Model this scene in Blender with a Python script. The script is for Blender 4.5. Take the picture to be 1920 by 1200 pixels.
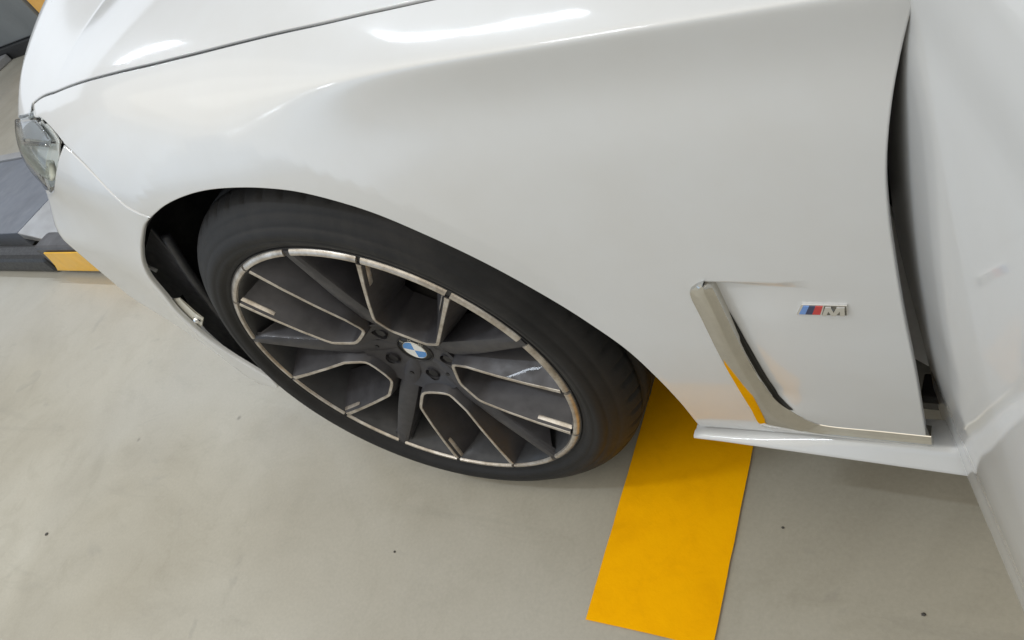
import bpy, bmesh, math, random
import numpy as np
from mathutils import Vector, Matrix
from mathutils.geometry import delaunay_2d_cdt

random.seed(7)
scene = bpy.context.scene
for o in list(bpy.data.objects):
    bpy.data.objects.remove(o)

# ------------------------------------------------------------------ camera
cam_d = bpy.data.cameras.new("camera")
cam = bpy.data.objects.new("camera", cam_d)
scene.collection.objects.link(cam)
cam_d.sensor_width = 36.0
cam_d.lens = 27.6886
cam_d.clip_start = 0.02
cam_d.clip_end = 200
cam.matrix_world = Matrix((
    (0.80525568, -0.04494617, 0.59122173, 0.7908742),
    (0.39160908, 0.78901069, -0.47339673, -0.4098285),
    (-0.44520289, 0.61273320, 0.65295667, 0.7156799 + 0.345),
    (0, 0, 0, 1)))
scene.camera = cam

# ------------------------------------------------------------------ light
world = bpy.data.worlds.new("World")
scene.world = world
world.use_nodes = True
bg = world.node_tree.nodes["Background"]
bg.inputs["Color"].default_value = (1.0, 0.985, 0.955, 1)
bg.inputs["Strength"].default_value = 0.30

def area_light(name, loc, target, sx, sy, power, color):
    d = bpy.data.lights.new(name, 'AREA')
    d.shape = 'RECTANGLE'; d.size = sx; d.size_y = sy
    d.energy = power; d.color = color
    o = bpy.data.objects.new(name, d)
    scene.collection.objects.link(o)
    o.location = loc
    v = Vector(target) - Vector(loc)
    o.rotation_euler = v.to_track_quat('-Z', 'Y').to_euler()
    return o

tube_white = (0.80, 0.89, 1.0)
area_light("ceiling_tube_lamp", (-1.55, 1.42, 3.0), (-1.55, 1.42, 0), 1.25, 0.045, 28, tube_white)
area_light("ceiling_tube_lamp", (-0.85, -1.0, 3.0), (-0.85, -1.0, 0), 0.6, 0.05, 16, tube_white)
area_light("ceiling_tube_lamp", (1.6, 1.42, 3.0), (1.6, 1.42, 0), 1.25, 0.07, 20, tube_white)
area_light("ceiling_tube_lamp", (-4.7, 1.42, 3.0), (-4.7, 1.42, 0), 1.25, 0.07, 20, tube_white)
area_light("ceiling_tube_lamp", (-4.9, -2.35, 3.0), (-4.9, -2.35, 0), 0.25, 0.07, 5, tube_white)
area_light("window_lamp", (-9.0, 3.2, 2.6), (-0.4, 0.2, 0.8), 4.0, 2.2, 18, (0.78, 0.87, 1.0))
# broad daylight from an opening to the left of the car, fading towards its edges
for k, (w_, h_) in enumerate(((15.0, 5.4), (12.6, 4.6), (10.2, 3.8), (7.8, 3.0), (5.4, 2.2), (3.0, 1.4))):
    area_light("doorway_daylight", (-6.0 - .03 * k, -5.6 - .03 * k, 2.2), (-0.3, 0.0, 0.9), w_, h_, 0.20 * math.pi * w_ * h_, (0.50, 0.72, 1.0))
# added soft fill from overhead, stacked areas brightening the floor and near side
for k, (w_, h_) in enumerate(((12.0, 6.4), (10.4, 5.2), (8.8, 4.0))):
    area_light("overhead_fill_lamp", (-0.4, -2.5, 3.3 + .03 * k), (-0.4, -2.5, 0), w_, h_, 0.385 * math.pi * w_ * h_, (1.0, 0.935, 0.80))

scene.view_settings.view_transform = 'Standard'
scene.view_settings.look = 'None'
scene.view_settings.exposure = 0.09
scene.view_settings.gamma = 1.0
scene.view_settings.use_curve_mapping = False
scene.render.engine = 'CYCLES'

# ------------------------------------------------------------------ helpers
ZW = 0.345                      # height of the wheel centre above the floor
COL = scene.collection

def link(name, me, mat, parent=None):
    o = bpy.data.objects.new(name, me)
    COL.objects.link(o)
    if mat is not None:
        me.materials.append(mat)
    if parent is not None:
        o.parent = parent
    return o

def mesh_from(name, verts, faces, mat, parent=None, smooth=True, normals=None):
    me = bpy.data.meshes.new(name)
    me.from_pydata([tuple(map(float, v)) for v in verts], [], [tuple(int(i) for i in f) for f in faces])
    me.update()
    if smooth:
        me.polygons.foreach_set("use_smooth", [True] * len(me.polygons))
    if normals is not None:
        me.normals_split_custom_set_from_vertices([tuple(map(float, n)) for n in normals])
    return link(name, me, mat, parent)

def empty(name, loc, label, cat, group=None):
    o = bpy.data.objects.new(name, None)
    COL.objects.link(o)
    o.location = loc
    o.empty_display_size = 0.1
    tag(o, label, cat, group)
    return o

def tag(o, label=None, cat=None, group=None, kind=None):
    if label: o["label"] = label
    if cat: o["category"] = cat
    if group: o["group"] = group
    if kind: o["kind"] = kind
    return o

def bm_obj(name, bm, mat, parent=None, smooth=False, bevel=0.0, segs=2):
    if bevel > 0:
        bmesh.ops.bevel(bm, geom=bm.edges[:], offset=bevel, segments=segs, profile=0.5, affect='EDGES', clamp_overlap=True)
    bmesh.ops.recalc_face_normals(bm, faces=bm.faces[:])
    me = bpy.data.meshes.new(name)
    bm.to_mesh(me); bm.free()
    if smooth:
        me.polygons.foreach_set("use_smooth", [True] * len(me.polygons))
        try: me.set_sharp_from_angle(angle=math.radians(40))
        except Exception: pass
    return link(name, me, mat, parent)

def bm_box(bm, lo, hi):
    vs = [bm.verts.new((x, y, z)) for x in (lo[0], hi[0]) for y in (lo[1], hi[1]) for z in (lo[2], hi[2])]
    for f in ((0, 1, 3, 2), (4, 6, 7, 5), (0, 4, 5, 1), (2, 3, 7, 6), (0, 2, 6, 4), (1, 5, 7, 3)):
        bm.faces.new([vs[i] for i in f])

def prism(name, pts, depth, mat, parent=None, bevel=0.0, smooth=False):
    """closed polygon of 3-D points extruded along the vector depth"""
    bm = bmesh.new()
    a = [bm.verts.new(p) for p in pts]
    b = [bm.verts.new(Vector(p) + Vector(depth)) for p in pts]
    n = len(pts)
    bm.faces.new(a); bm.faces.new(b[::-1])
    for i in range(n):
        bm.faces.new((a[i], b[i], b[(i + 1) % n], a[(i + 1) % n]))
    return bm_obj(name, bm, mat, parent, smooth, bevel)

def spline(pts, step):
    """Catmull-Rom through pts, resampled to about step"""
    P = np.array(pts, float); n = len(P); out = []
    for i in range(n - 1):
        p0 = P[i - 1] if i > 0 else 2 * P[0] - P[1]
        p1, p2 = P[i], P[i + 1]
        p3 = P[i + 2] if i + 2 < n else 2 * P[-1] - P[-2]
        L = np.linalg.norm(p2 - p1); k = max(1, int(round(L / step)))
        d1 = np.linalg.norm(p1 - p0) + 1e-9; d2 = L + 1e-9; d3 = np.linalg.norm(p3 - p2) + 1e-9
        m1 = ((p1 - p0) / d1 * d2 + (p2 - p1) / d2 * d1) / (d1 + d2)
        m2 = ((p2 - p1) / d2 * d3 + (p3 - p2) / d3 * d2) / (d2 + d3)
        for j in range(k):
            t = j / k
            out.append((2*t**3-3*t**2+1)*p1 + (t**3-2*t**2+t)*L*m1 + (-2*t**3+3*t**2)*p2 + (t**3-t**2)*L*m2)
    out.append(P[-1])
    return np.array(out)

def polygon(*curves):
    pts = np.concatenate(curves)
    keep = [pts[0]]
    for q in pts[1:]:
        if np.linalg.norm(q - keep[-1]) > 0.0012: keep.append(q)
    if np.linalg.norm(keep[0] - keep[-1]) < 0.0012: keep.pop()
    P = np.array(keep)
    x, y = P[:, 0], P[:, 1]
    if np.sum(x * np.roll(y, -1) - np.roll(x, -1) * y) < 0: P = P[::-1]
    return P

def inset(P, d):
    a = P - np.roll(P, 1, 0); b = np.roll(P, -1, 0) - P
    a /= np.linalg.norm(a, axis=1, keepdims=True); b /= np.linalg.norm(b, axis=1, keepdims=True)
    na = np.stack([-a[:, 1], a[:, 0]], 1); nb = np.stack([-b[:, 1], b[:, 0]], 1)
    n = na + nb; l = np.linalg.norm(n, axis=1, keepdims=True); n = n / np.maximum(l, 1e-6)
    c = np.clip((n * na).sum(1, keepdims=True), 0.5, 1)
    return P + n * d / c

def inside(P, Q):
    x, y = Q[:, 0], Q[:, 1]; r = np.zeros(len(Q), bool)
    for i in range(len(P)):
        x1, y1 = P[i]; x2, y2 = P[(i + 1) % len(P)]
        c = ((y1 > y) != (y2 > y))
        if c.any():
            xi = (x2 - x1) * (y - y1) / (y2 - y1 + 1e-15) + x1
            r ^= c & (x < xi)
    return r

def cdt(P, grids):
    """triangulate polygon P with interior points; grids = list of point arrays (finest first)"""
    pts = [p for p in P]; extra = []
    E = np.roll(P, -1, 0) - P
    for G, gap in grids:
        G = G[inside(P, G)]
        if len(G) == 0: continue
        d = np.full(len(G), 9.0)
        for i in range(len(P)):
            w = G - P[i]; t = np.clip((w @ E[i]) / (E[i] @ E[i] + 1e-15), 0, 1)
            d = np.minimum(d, np.linalg.norm(w - t[:, None] * E[i], axis=1))
        G = G[d > gap]
        extra.append(G)
    allp = np.concatenate([P] + extra) if extra else P
    n = len(P)
    vs, _, fs, _, _, _ = delaunay_2d_cdt([Vector((float(a), float(b))) for a, b in allp], [], [list(range(n))], 1, 1e-7)
    V = np.array([(v.x, v.y) for v in vs])
    F = []
    for f in fs:
        a, b, c = V[f[0]], V[f[1]], V[f[2]]
        ar = (b[0]-a[0])*(c[1]-a[1]) - (c[0]-a[0])*(b[1]-a[1])
        F.append(tuple(f) if ar > 0 else tuple(f[::-1]))
    return V, F

def grid(x0, x1, y0, y1, sx, sy):
    X, Y = np.meshgrid(np.arange(x0, x1, sx), np.arange(y0, y1, sy), indexing='ij')
    return np.stack([X.ravel(), Y.ravel()], 1)

def panel(name, P, fS, fN, mat, parent, grids, edge=0.0012, depth=0.018, xf=None, back=False):
    """sheet-metal panel: surface fS over the polygon P (in x,v), rolled edge and return flange"""
    Pi = inset(P, edge)
    V, F = cdt(Pi, grids)
    X = fS(V[:, 0], V[:, 1]); Nn = fN(V[:, 0], V[:, 1])
    b3 = fS(P[:, 0], P[:, 1]); bi = fS(Pi[:, 0], Pi[:, 1]); bn = fN(P[:, 0], P[:, 1])
    out = b3 - bi; out -= (out * bn).sum(1, keepdims=True) * bn
    out /= np.maximum(np.linalg.norm(out, axis=1, keepdims=True), 1e-9)
    # indices of the inset loop inside V
    tree = {}
    for i, q in enumerate(V): tree.setdefault((round(q[0], 6), round(q[1], 6)), i)
    idx = []
    for q in Pi:
        k = (round(float(np.float32(q[0])), 6), round(float(np.float32(q[1])), 6))
        i = tree.get(k)
        if i is None: i = int(np.argmin(((V - q) ** 2).sum(1)))
        idx.append(i)
    n0 = len(V); m = len(P)
    r = edge
    rings = [(b3 - bn * r * 0.35 - out * r * 0.30, bn * 0.7 + out * 0.7), (b3 - bn * r * 1.2, out + bn * 0.15), (b3 - bn * depth - out * 0.0008, out)]
    verts = [X]; norms = [Nn]
    for q, nq in rings:
        verts.append(q); norms.append(nq / np.linalg.norm(nq, axis=1, keepdims=True))
    faces = list(F)
    prev = idx
    for k in range(3):
        cur = [n0 + k * m + i for i in range(m)]
        for i in range(m):
            j = (i + 1) % m
            faces.append((prev[j], prev[i], cur[i], cur[j]))
        prev = cur
    verts = np.concatenate(verts); norms = np.concatenate(norms)
    if back:
        o = len(verts)
        verts = np.concatenate([verts, X - Nn * depth]); norms = np.concatenate([norms, -Nn])
        faces += [tuple(o + i for i in f[::-1]) for f in F]
    if xf is not None:
        Rm, t = xf
        verts = verts @ Rm.T + t; norms = norms @ Rm.T
    verts = verts + np.array([0, 0, ZW])
    return mesh_from(name, verts, faces, mat, parent, True, norms)

def revolve(prof, segs, fpos, a0=0.0, a1=2 * math.pi, closed=True, close_prof=False):
    """prof: list of (r,d); returns verts, faces"""
    n = len(prof); V = []; F = []
    cnt = segs if closed else segs + 1
    for i in range(cnt):
        a = a0 + (a1 - a0) * i / segs
        for r, d in prof: V.append(fpos(r, a, d))
    lim = cnt if closed else cnt - 1
    for i in range(lim):
        j = (i + 1) % cnt
        for k in range(n if close_prof else n - 1):
            k2 = (k + 1) % n
            F.append((i * n + k, i * n + k2, j * n + k2, j * n + k))
    return V, F

# ------------------------------------------------------------------ materials
def new_mat(name):
    m = bpy.data.materials.new(name); m.use_nodes = True
    nt = m.node_tree; b = nt.nodes["Principled BSDF"]
    return m, nt, b

def setp(b, **k):
    for key, v in k.items():
        key = {'color': 'Base Color', 'rough': 'Roughness', 'metal': 'Metallic', 'coat': 'Coat Weight', 'coatr': 'Coat Roughness', 'spec': 'Specular IOR Level'}.get(key, key)
        if key == 'Base Color': v = (*v, 1)
        b.inputs[key].default_value = v

def coords(nt, scale=1.0):
    g = nt.nodes.new("ShaderNodeNewGeometry")
    return g.outputs["Position"]

def noise(nt, vec, scale, detail=4, rough=0.55, dist=0.0):
    n = nt.nodes.new("ShaderNodeTexNoise")
    n.inputs["Scale"].default_value = scale; n.inputs["Detail"].default_value = detail
    n.inputs["Roughness"].default_value = rough; n.inputs["Distortion"].default_value = dist
    nt.links.new(vec, n.inputs["Vector"])
    return n.outputs["Fac"]

def ramp(nt, fac, stops):
    r = nt.nodes.new("ShaderNodeValToRGB")
    e = r.color_ramp.elements
    while len(e) < len(stops): e.new(0.5)
    for el, (p, c) in zip(e, stops):
        el.position = p; el.color = (*c, 1) if len(c) == 3 else c
    nt.links.new(fac, r.inputs["Fac"])
    return r.outputs["Color"]

def mixc(nt, fac, a, b, mode='MIX'):
    m = nt.nodes.new("ShaderNodeMix"); m.data_type = 'RGBA'; m.blend_type = mode
    if isinstance(fac, (int, float)): m.inputs[0].default_value = fac
    else: nt.links.new(fac, m.inputs[0])
    for s, v in ((6, a), (7, b)):
        if isinstance(v, tuple): m.inputs[s].default_value = (*v, 1)
        else: nt.links.new(v, m.inputs[s])
    return m.outputs[2]

def bump(nt, b, h, strength, dist):
    n = nt.nodes.new("ShaderNodeBump"); n.inputs["Strength"].default_value = strength; n.inputs["Distance"].default_value = dist
    nt.links.new(h, n.inputs["Height"]); nt.links.new(n.outputs["Normal"], b.inputs["Normal"])

def mat_paint():
    m, nt, b = new_mat("white_car_paint")
    setp(b, color=(0.625, 0.632, 0.635), rough=0.45, coat=0.9, coatr=0.07, spec=0.5)
    v = coords(nt)
    dust = ramp(nt, noise(nt, v, 9, 6, 0.6), [(0.35, (0.625, 0.633, 0.638)), (0.75, (0.602, 0.602, 0.596))])
    # sparse tiny road-dirt specks
    vo = nt.nodes.new("ShaderNodeTexVoronoi"); vo.inputs["Scale"].default_value = 17; nt.links.new(v, vo.inputs["Vector"])
    spk = ramp(nt, vo.outputs["Distance"], [(0.018, (1, 1, 1)), (0.032, (0, 0, 0))])
    sel = ramp(nt, noise(nt, v, 6.3, 1), [(0.60, (0, 0, 0)), (0.62, (1, 1, 1))])
    f = mixc(nt, 1.0, spk, sel, 'MULTIPLY')
    nt.links.new(mixc(nt, f, dust, (0.25, 0.24, 0.22)), b.inputs["Base Color"])
    rr = ramp(nt, noise(nt, v, 25, 5, 0.6), [(0.3, (0.05,) * 3), (0.8, (0.10,) * 3)])
    nt.links.new(rr, b.inputs["Coat Roughness"])
    return m

def mat_simple(name, color, rough, metal=0.0, coat=0.0, spec=0.5, var=0.0, scale=30, bmp=0.0):
    m, nt, b = new_mat(name)
    setp(b, color=color, rough=rough, metal=metal, coat=coat, spec=spec)
    v = coords(nt)
    if var > 0:
        lo = tuple(c * (1 - var) for c in color); hi = tuple(min(1, c * (1 + var)) for c in color)
        nt.links.new(ramp(nt, noise(nt, v, scale, 6, 0.6), [(0.3, lo), (0.7, hi)]), b.inputs["Base Color"])
        nt.links.new(ramp(nt, noise(nt, v, scale * 2.3, 4), [(0.3, (rough * .8,) * 3), (0.7, (min(1, rough * 1.2),) * 3)]), b.inputs["Roughness"])
    if bmp > 0:
        bump(nt, b, noise(nt, v, scale * 12, 3), 0.4, bmp)
    return m

def mat_floor():
    m, nt, b = new_mat("sealed_concrete")
    v = coords(nt)
    big = ramp(nt, noise(nt, v, 1.7, 7, 0.62, 0.6), [(0.28, (0.335, 0.308, 0.246)), (0.48, (0.405, 0.378, 0.310)), (0.72, (0.470, 0.446, 0.378))])
    mid = ramp(nt, noise(nt, v, 9.0, 6, 0.65, 1.2), [(0.30, (0.80, 0.79, 0.76)), (0.50, (1, 1, 1)), (0.75, (1.0, 1.0, 1.0))])
    c = mixc(nt, 0.45, big, mid, 'MULTIPLY')
    cool = ramp(nt, noise(nt, v, 0.9, 3, 0.5, 0.3), [(0.42, (0, 0, 0)), (0.65, (1, 1, 1))])
    c = mixc(nt, cool, c, mixc(nt, 0.5, c, (0.43, 0.42, 0.385)))
    # trowel smears and small dark grease marks
    st = ramp(nt, noise(nt, v, 4.3, 3, 0.5, 2.5), [(0.66, (0, 0, 0)), (0.74, (1, 1, 1))])
    c = mixc(nt, mixc(nt, 0.22, (0, 0, 0), st), c, (0.20, 0.195, 0.18))
    vo = nt.nodes.new("ShaderNodeTexVoronoi"); vo.inputs["Scale"].default_value = 7.5; nt.links.new(v, vo.inputs["Vector"])
    spk = ramp(nt, vo.outputs["Distance"], [(0.02, (0.55,) * 3), (0.06, (0, 0, 0))])
    sel = ramp(nt, noise(nt, v, 3.1, 1), [(0.52, (0, 0, 0)), (0.56, (1, 1, 1))])
    c = mixc(nt, mixc(nt, 1.0, spk, sel, 'MULTIPLY'), c, (0.12, 0.115, 0.10))
    mp = nt.nodes.new("ShaderNodeMapping"); mp.inputs["Scale"].default_value = (1.2, 7.0, 1.0); mp.inputs["Rotation"].default_value = (0, 0, 0.35)
    nt.links.new(v, mp.inputs["Vector"])
    sc = ramp(nt, noise(nt, mp.outputs["Vector"], 1.6, 6, 0.7, 0.8), [(0.58, (0, 0, 0)), (0.78, (0.30,) * 3)])
    c = mixc(nt, sc, c, (0.215, 0.205, 0.175))
    fine = ramp(nt, noise(nt, v, 160, 3, 0.7), [(0.3, (0.93,) * 3), (0.7, (1.03,) * 3)])
    c = mixc(nt, 1.0, c, fine, 'MULTIPLY')
    nt.links.new(c, b.inputs["Base Color"])
    nt.links.new(ramp(nt, noise(nt, v, 5, 5, 0.6), [(0.3, (0.32,) * 3), (0.7, (0.50,) * 3)]), b.inputs["Roughness"])
    bump(nt, b, noise(nt, v, 55, 5, 0.6), 0.12, 0.003)
    return m

def mat_tape():
    m, nt, b = new_mat("yellow_floor_paint")
    v = coords(nt)
    c = ramp(nt, noise(nt, v, 22, 7, 0.65, 0.8), [(0.25, (0.90, 0.415, 0.0)), (0.5, (0.97, 0.46, 0.0)), (0.8, (1.0, 0.49, 0.0))])
    d = ramp(nt, noise(nt, v, 7, 5, 0.6), [(0.50, (1, 1, 1)), (0.75, (0.90, 0.88, 0.85))])
    nt.links.new(mixc(nt, 1.0, c, d, 'MULTIPLY'), b.inputs["Base Color"])
    setp(b, rough=0.7, spec=0.05)
    bump(nt, b, noise(nt, v, 130, 4, 0.7), 0.35, 0.0015)
    return m

def mat_rubber():
    m, nt, b = new_mat("tyre_rubber")
    v = coords(nt)
    c = ramp(nt, noise(nt, v, 14, 6, 0.65), [(0.3, (0.012, 0.012, 0.0125)), (0.7, (0.022, 0.021, 0.021))])
    dirt = ramp(nt, noise(nt, v, 5, 7, 0.7, 1.0), [(0.52, (0, 0, 0)), (0.8, (0.4,) * 3)])
    nt.links.new(mixc(nt, dirt, c, (0.058, 0.053, 0.047)), b.inputs["Base Color"])
    setp(b, rough=0.62, spec=0.28)
    bump(nt, b, noise(nt, v, 240, 3), 0.25, 0.0008)
    return m

def mat_machined():
    m, nt, b = new_mat("machined_alloy")
    v = coords(nt)
    d = ramp(nt, noise(nt, v, 38, 6, 0.7), [(0.36, (0.64, 0.60, 0.55)), (0.56, (0.44, 0.39, 0.33)), (0.78, (0.17, 0.14, 0.12))])
    nt.links.new(d, b.inputs["Base Color"])
    setp(b, metal=0.7, rough=0.38)
    return m

def mat_lens():
    m = bpy.data.materials.new("clear_lens"); m.use_nodes = True
    nt = m.node_tree; nt.nodes.clear()
    out = nt.nodes.new("ShaderNodeOutputMaterial"); mx = nt.nodes.new("ShaderNodeMixShader")
    tr = nt.nodes.new("ShaderNodeBsdfTransparent"); tr.inputs[0].default_value = (0.93, 0.95, 0.95, 1)
    gl = nt.nodes.new("ShaderNodeBsdfGlossy"); gl.inputs["Roughness"].default_value = 0.02
    fr = nt.nodes.new("ShaderNodeFresnel"); fr.inputs[0].default_value = 1.9
    nt.links.new(fr.outputs[0], mx.inputs[0]); nt.links.new(tr.outputs[0], mx.inputs[1]); nt.links.new(gl.outputs[0], mx.inputs[2])
    nt.links.new(mx.outputs[0], out.inputs[0])
    return m

M = dict(
    paint=mat_paint(), floor=mat_floor(), tape=mat_tape(), rubber=mat_rubber(), machined=mat_machined(), lens=mat_lens(),
    alloy=mat_simple("dark_grey_alloy_paint", (0.048, 0.046, 0.050), 0.46, 0.3, 0.06, var=0.22, scale=26),
    barrel=mat_simple("rim_barrel_paint", (0.030, 0.030, 0.032), 0.5, 0.2, var=0.25, scale=20),
    liner=mat_simple("wheel_well_plastic", (0.018, 0.018, 0.020), 0.55, var=0.45, scale=18, bmp=0.001),
    flap=mat_simple("liner_flap_plastic", (0.030, 0.031, 0.037), 0.45, var=0.3, scale=30, bmp=0.001),
    lit_gap=mat_simple("lit_floor_beige", (0.62, 0.60, 0.53), 0.35),
    black=mat_simple("black_plastic", (0.010, 0.010, 0.011), 0.45, var=0.2, scale=40),
    satin=mat_simple("satin_trim_metal", (0.62, 0.60, 0.55), 0.06, 1.0, var=0.05, scale=60),
    chrome=mat_simple("chrome", (0.80, 0.80, 0.80), 0.06, 1.0),
    disc=mat_simple("brake_disc_steel", (0.22, 0.20, 0.19), 0.42, 0.9, var=0.2, scale=12),
    iron=mat_simple("dark_cast_iron", (0.035, 0.033, 0.032), 0.6, 0.4, var=0.3, scale=30),
    blue=mat_simple("emblem_blue", (0.035, 0.24, 0.62), 0.25, coat=0.6),
    white=mat_simple("emblem_white", (0.78, 0.78, 0.75), 0.25, coat=0.6),
    lightblue=mat_simple("badge_light_blue", (0.13, 0.27, 0.62), 0.22, coat=0.7),
    darkblue=mat_simple("badge_dark_blue", (0.010, 0.022, 0.085), 0.22, coat=0.7),
    badge_field=mat_simple("badge_dark_chrome", (0.22, 0.215, 0.20), 0.2, 0.9),
    red=mat_simple("badge_red", (0.50, 0.020, 0.022), 0.22, coat=0.7),
    reflector=mat_simple("lamp_reflector", (0.90, 0.92, 0.90), 0.3, 0.0),
    lens_sheen=mat_simple("lamp_sheen_white", (0.74, 0.79, 0.86), 0.15, 0.2, coat=0.8),
    guide=mat_simple("lamp_light_guide", (0.86, 0.90, 0.80), 0.25, coat=0.6),
    deck=mat_simple("blue_grey_steel_deck", (0.17, 0.185, 0.22), 0.45, 0.3, var=0.12, scale=6),
    ramp=mat_simple("light_grey_steel", (0.34, 0.34, 0.345), 0.42, 0.3, var=0.15, scale=8),
    bar=mat_simple("dark_grey_steel", (0.075, 0.074, 0.080), 0.5, 0.2, var=0.25, scale=9),
    yellow=mat_simple("yellow_gloss_paint", (0.85, 0.46, 0.010), 0.35, coat=0.3, var=0.08, scale=15),
    cabinet=mat_simple("grey_cabinet_paint", (0.185, 0.195, 0.195), 0.45, var=0.08, scale=3),
    orange=mat_simple("orange_cabinet_paint", (0.90, 0.48, 0.11), 0.45, var=0.05, scale=5),
    pebble=mat_simple("dark_grit", (0.075, 0.070, 0.062), 0.8, var=0.3, scale=300),
    jamb=mat_simple("grey_hinge_metal", (0.34, 0.34, 0.38), 0.35, 0.4, var=0.1, scale=20),
)

# ------------------------------------------------------------------ car body surface
def _sm(t):
    t=np.clip(t,0,1); return t*t*(3-2*t)
def _lut(x,xs,ys):
    # smooth (monotone-ish) cubic interpolation through stations
    xs=np.array(xs,float); ys=np.array(ys,float)
    x=np.asarray(x,float); m=np.gradient(ys,xs)
    xc=np.clip(x,xs[0],xs[-1]); i=np.clip(np.searchsorted(xs,xc)-1,0,len(xs)-2)
    h=xs[i+1]-xs[i]; t=(xc-xs[i])/h
    return ((2*t**3-3*t**2+1)*ys[i]+(t**3-2*t**2+t)*h*m[i]+(-2*t**3+3*t**2)*ys[i+1]+(t**3-t**2)*h*m[i+1]
            +np.where(x<xs[0],(x-xs[0])*m[0],0)+np.where(x>xs[-1],(x-xs[-1])*m[-1],0))
def plan(x,z=1.0):
    x=np.asarray(x,float); a=np.maximum(0,-.22-x); b=np.maximum(0,-.68-x)
    c=.19+.24*_sm((np.asarray(z)-.23)/.11)
    return .008+c*a**2+4*b**2
def crease_z(x): return _lut(x,[-.85,-.65,-.45,-.3,-.1,.1,.3,.5,.75],[.392,.410,.424,.433,.441,.449,.460,.459,.452])
def lean(x): return _lut(x,[-.8,-.45,-.2,0,.2,.4,.8],[.06,.055,.05,.042,.030,.022,.020])
def hump(x): return _lut(x,[-.8,-.5,-.15,.1,.3,.5,.8],[.058,.054,.053,.037,.012,.008,.008])
def crad(x): return _lut(x,[-.8,-.2,.05,.2,.4,.8],[.05,.05,.035,.014,.006,.006])
def side_y(x,z):
    y=plan(x,z)
    zt=np.where(x<0,_lut(x,[-.9,-.70,-.62,-.5,-.36,-.2],[.12,.10,.06,-.02,-.07,-.09]),.13)
    k=np.where(x<0,2.5,.5)
    d=np.maximum(0,zt-z); dm=np.where(x<0,.12,.3)
    y=y+np.where(d<dm,k*d*d,k*dm*dm+2*k*dm*(d-dm))
    zs=.33-.15*_sm((x-.1)/.35)
    u=np.clip((z-zs)/(.45-zs),0,1.3)
    y=y+lean(x)*u*u
    # hollow under the shoulder crease
    hc=np.maximum(0,crease_z(x)-z)
    y=y-.0115*_sm((x-.02)/.30)*np.exp(-(hc/.030)**1.0)+.004*_sm((x-.02)/.3)*np.exp(-((hc-.05)/.035)**2)
    # wheel-arch flare: surface swells out towards the lip, flat band next to the edge
    r=np.hypot(x-.010,z+.001); ang=np.degrees(np.arctan2(z,x))
    w=_sm((ang+5)/45)*1.0
    w=w*(1-.65*_sm((60-ang)/40))+.35*(1-_sm((ang+5)/45))
    w=np.where(ang<-120,1.0,w)
    af=np.where(ang<0,ang+360,ang); ff=_sm((af-125)/35)*(af>90)*(af<250); w=w*(1+.6*ff)
    t=np.clip((r-.412-.035*ff)/(.16+.04*ff),0,1)
    y=y-.0145*w*(1-t)**2
    return y
# hollow behind the vent blade: rear edge of the blade as x over z
VZ=np.array([-.029,-.0072,.0141,.0463,.0847,.1241,.1709,.1964,.2086]); VX=np.array([.5604,.5450,.5350,.5308,.5285,.5266,.5252,.5243,.5224])
def vent_x(z): return np.interp(z,VZ,VX)
def recess(x,z):
    ex=vent_x(z)
    d=np.maximum(0,x-ex)
    top=_sm((.2125-z)/.009); bot=_sm((z+.016)/.050)
    lead=_sm((x-ex+.0075)/.004)
    wid=.024+.030*_sm((z-.15)/.06)
    return .0080*np.exp(-(d/wid)**1.4)*top*bot*lead
def S(x,v):
    x=np.asarray(x,float); v=np.asarray(v,float)
    zc=crease_z(x); e=crad(x); w=v-zc
    sp=.5*(w+np.sqrt(w*w+e*e)); sn=w-sp
    z0=zc+sn
    y=side_y(x,z0)+sp
    y=y+recess(x,z0)
    t=sp
    z=z0+hump(x)*(1-np.exp(-t/.06))+.15*t-.09*t*t
    z=z+.14*np.maximum(0,-.45-x)*_sm(t/.30)
    # nose of the bonnet rolls over
    xn=-.66-.85*np.clip(t-.08,-.08,.45)
    s=np.maximum(0,xn-x); z=z-3.0*s*s*_sm(t/.08)
    return np.stack([x,y,z],-1)
def N(x,v,h=5e-4):
    a=(S(x+h,v)-S(x-h,v)); b=(S(x,v+h)-S(x,v-h))
    n=np.cross(a,b); n/=np.linalg.norm(n,axis=-1,keepdims=True)
    return n

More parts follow.
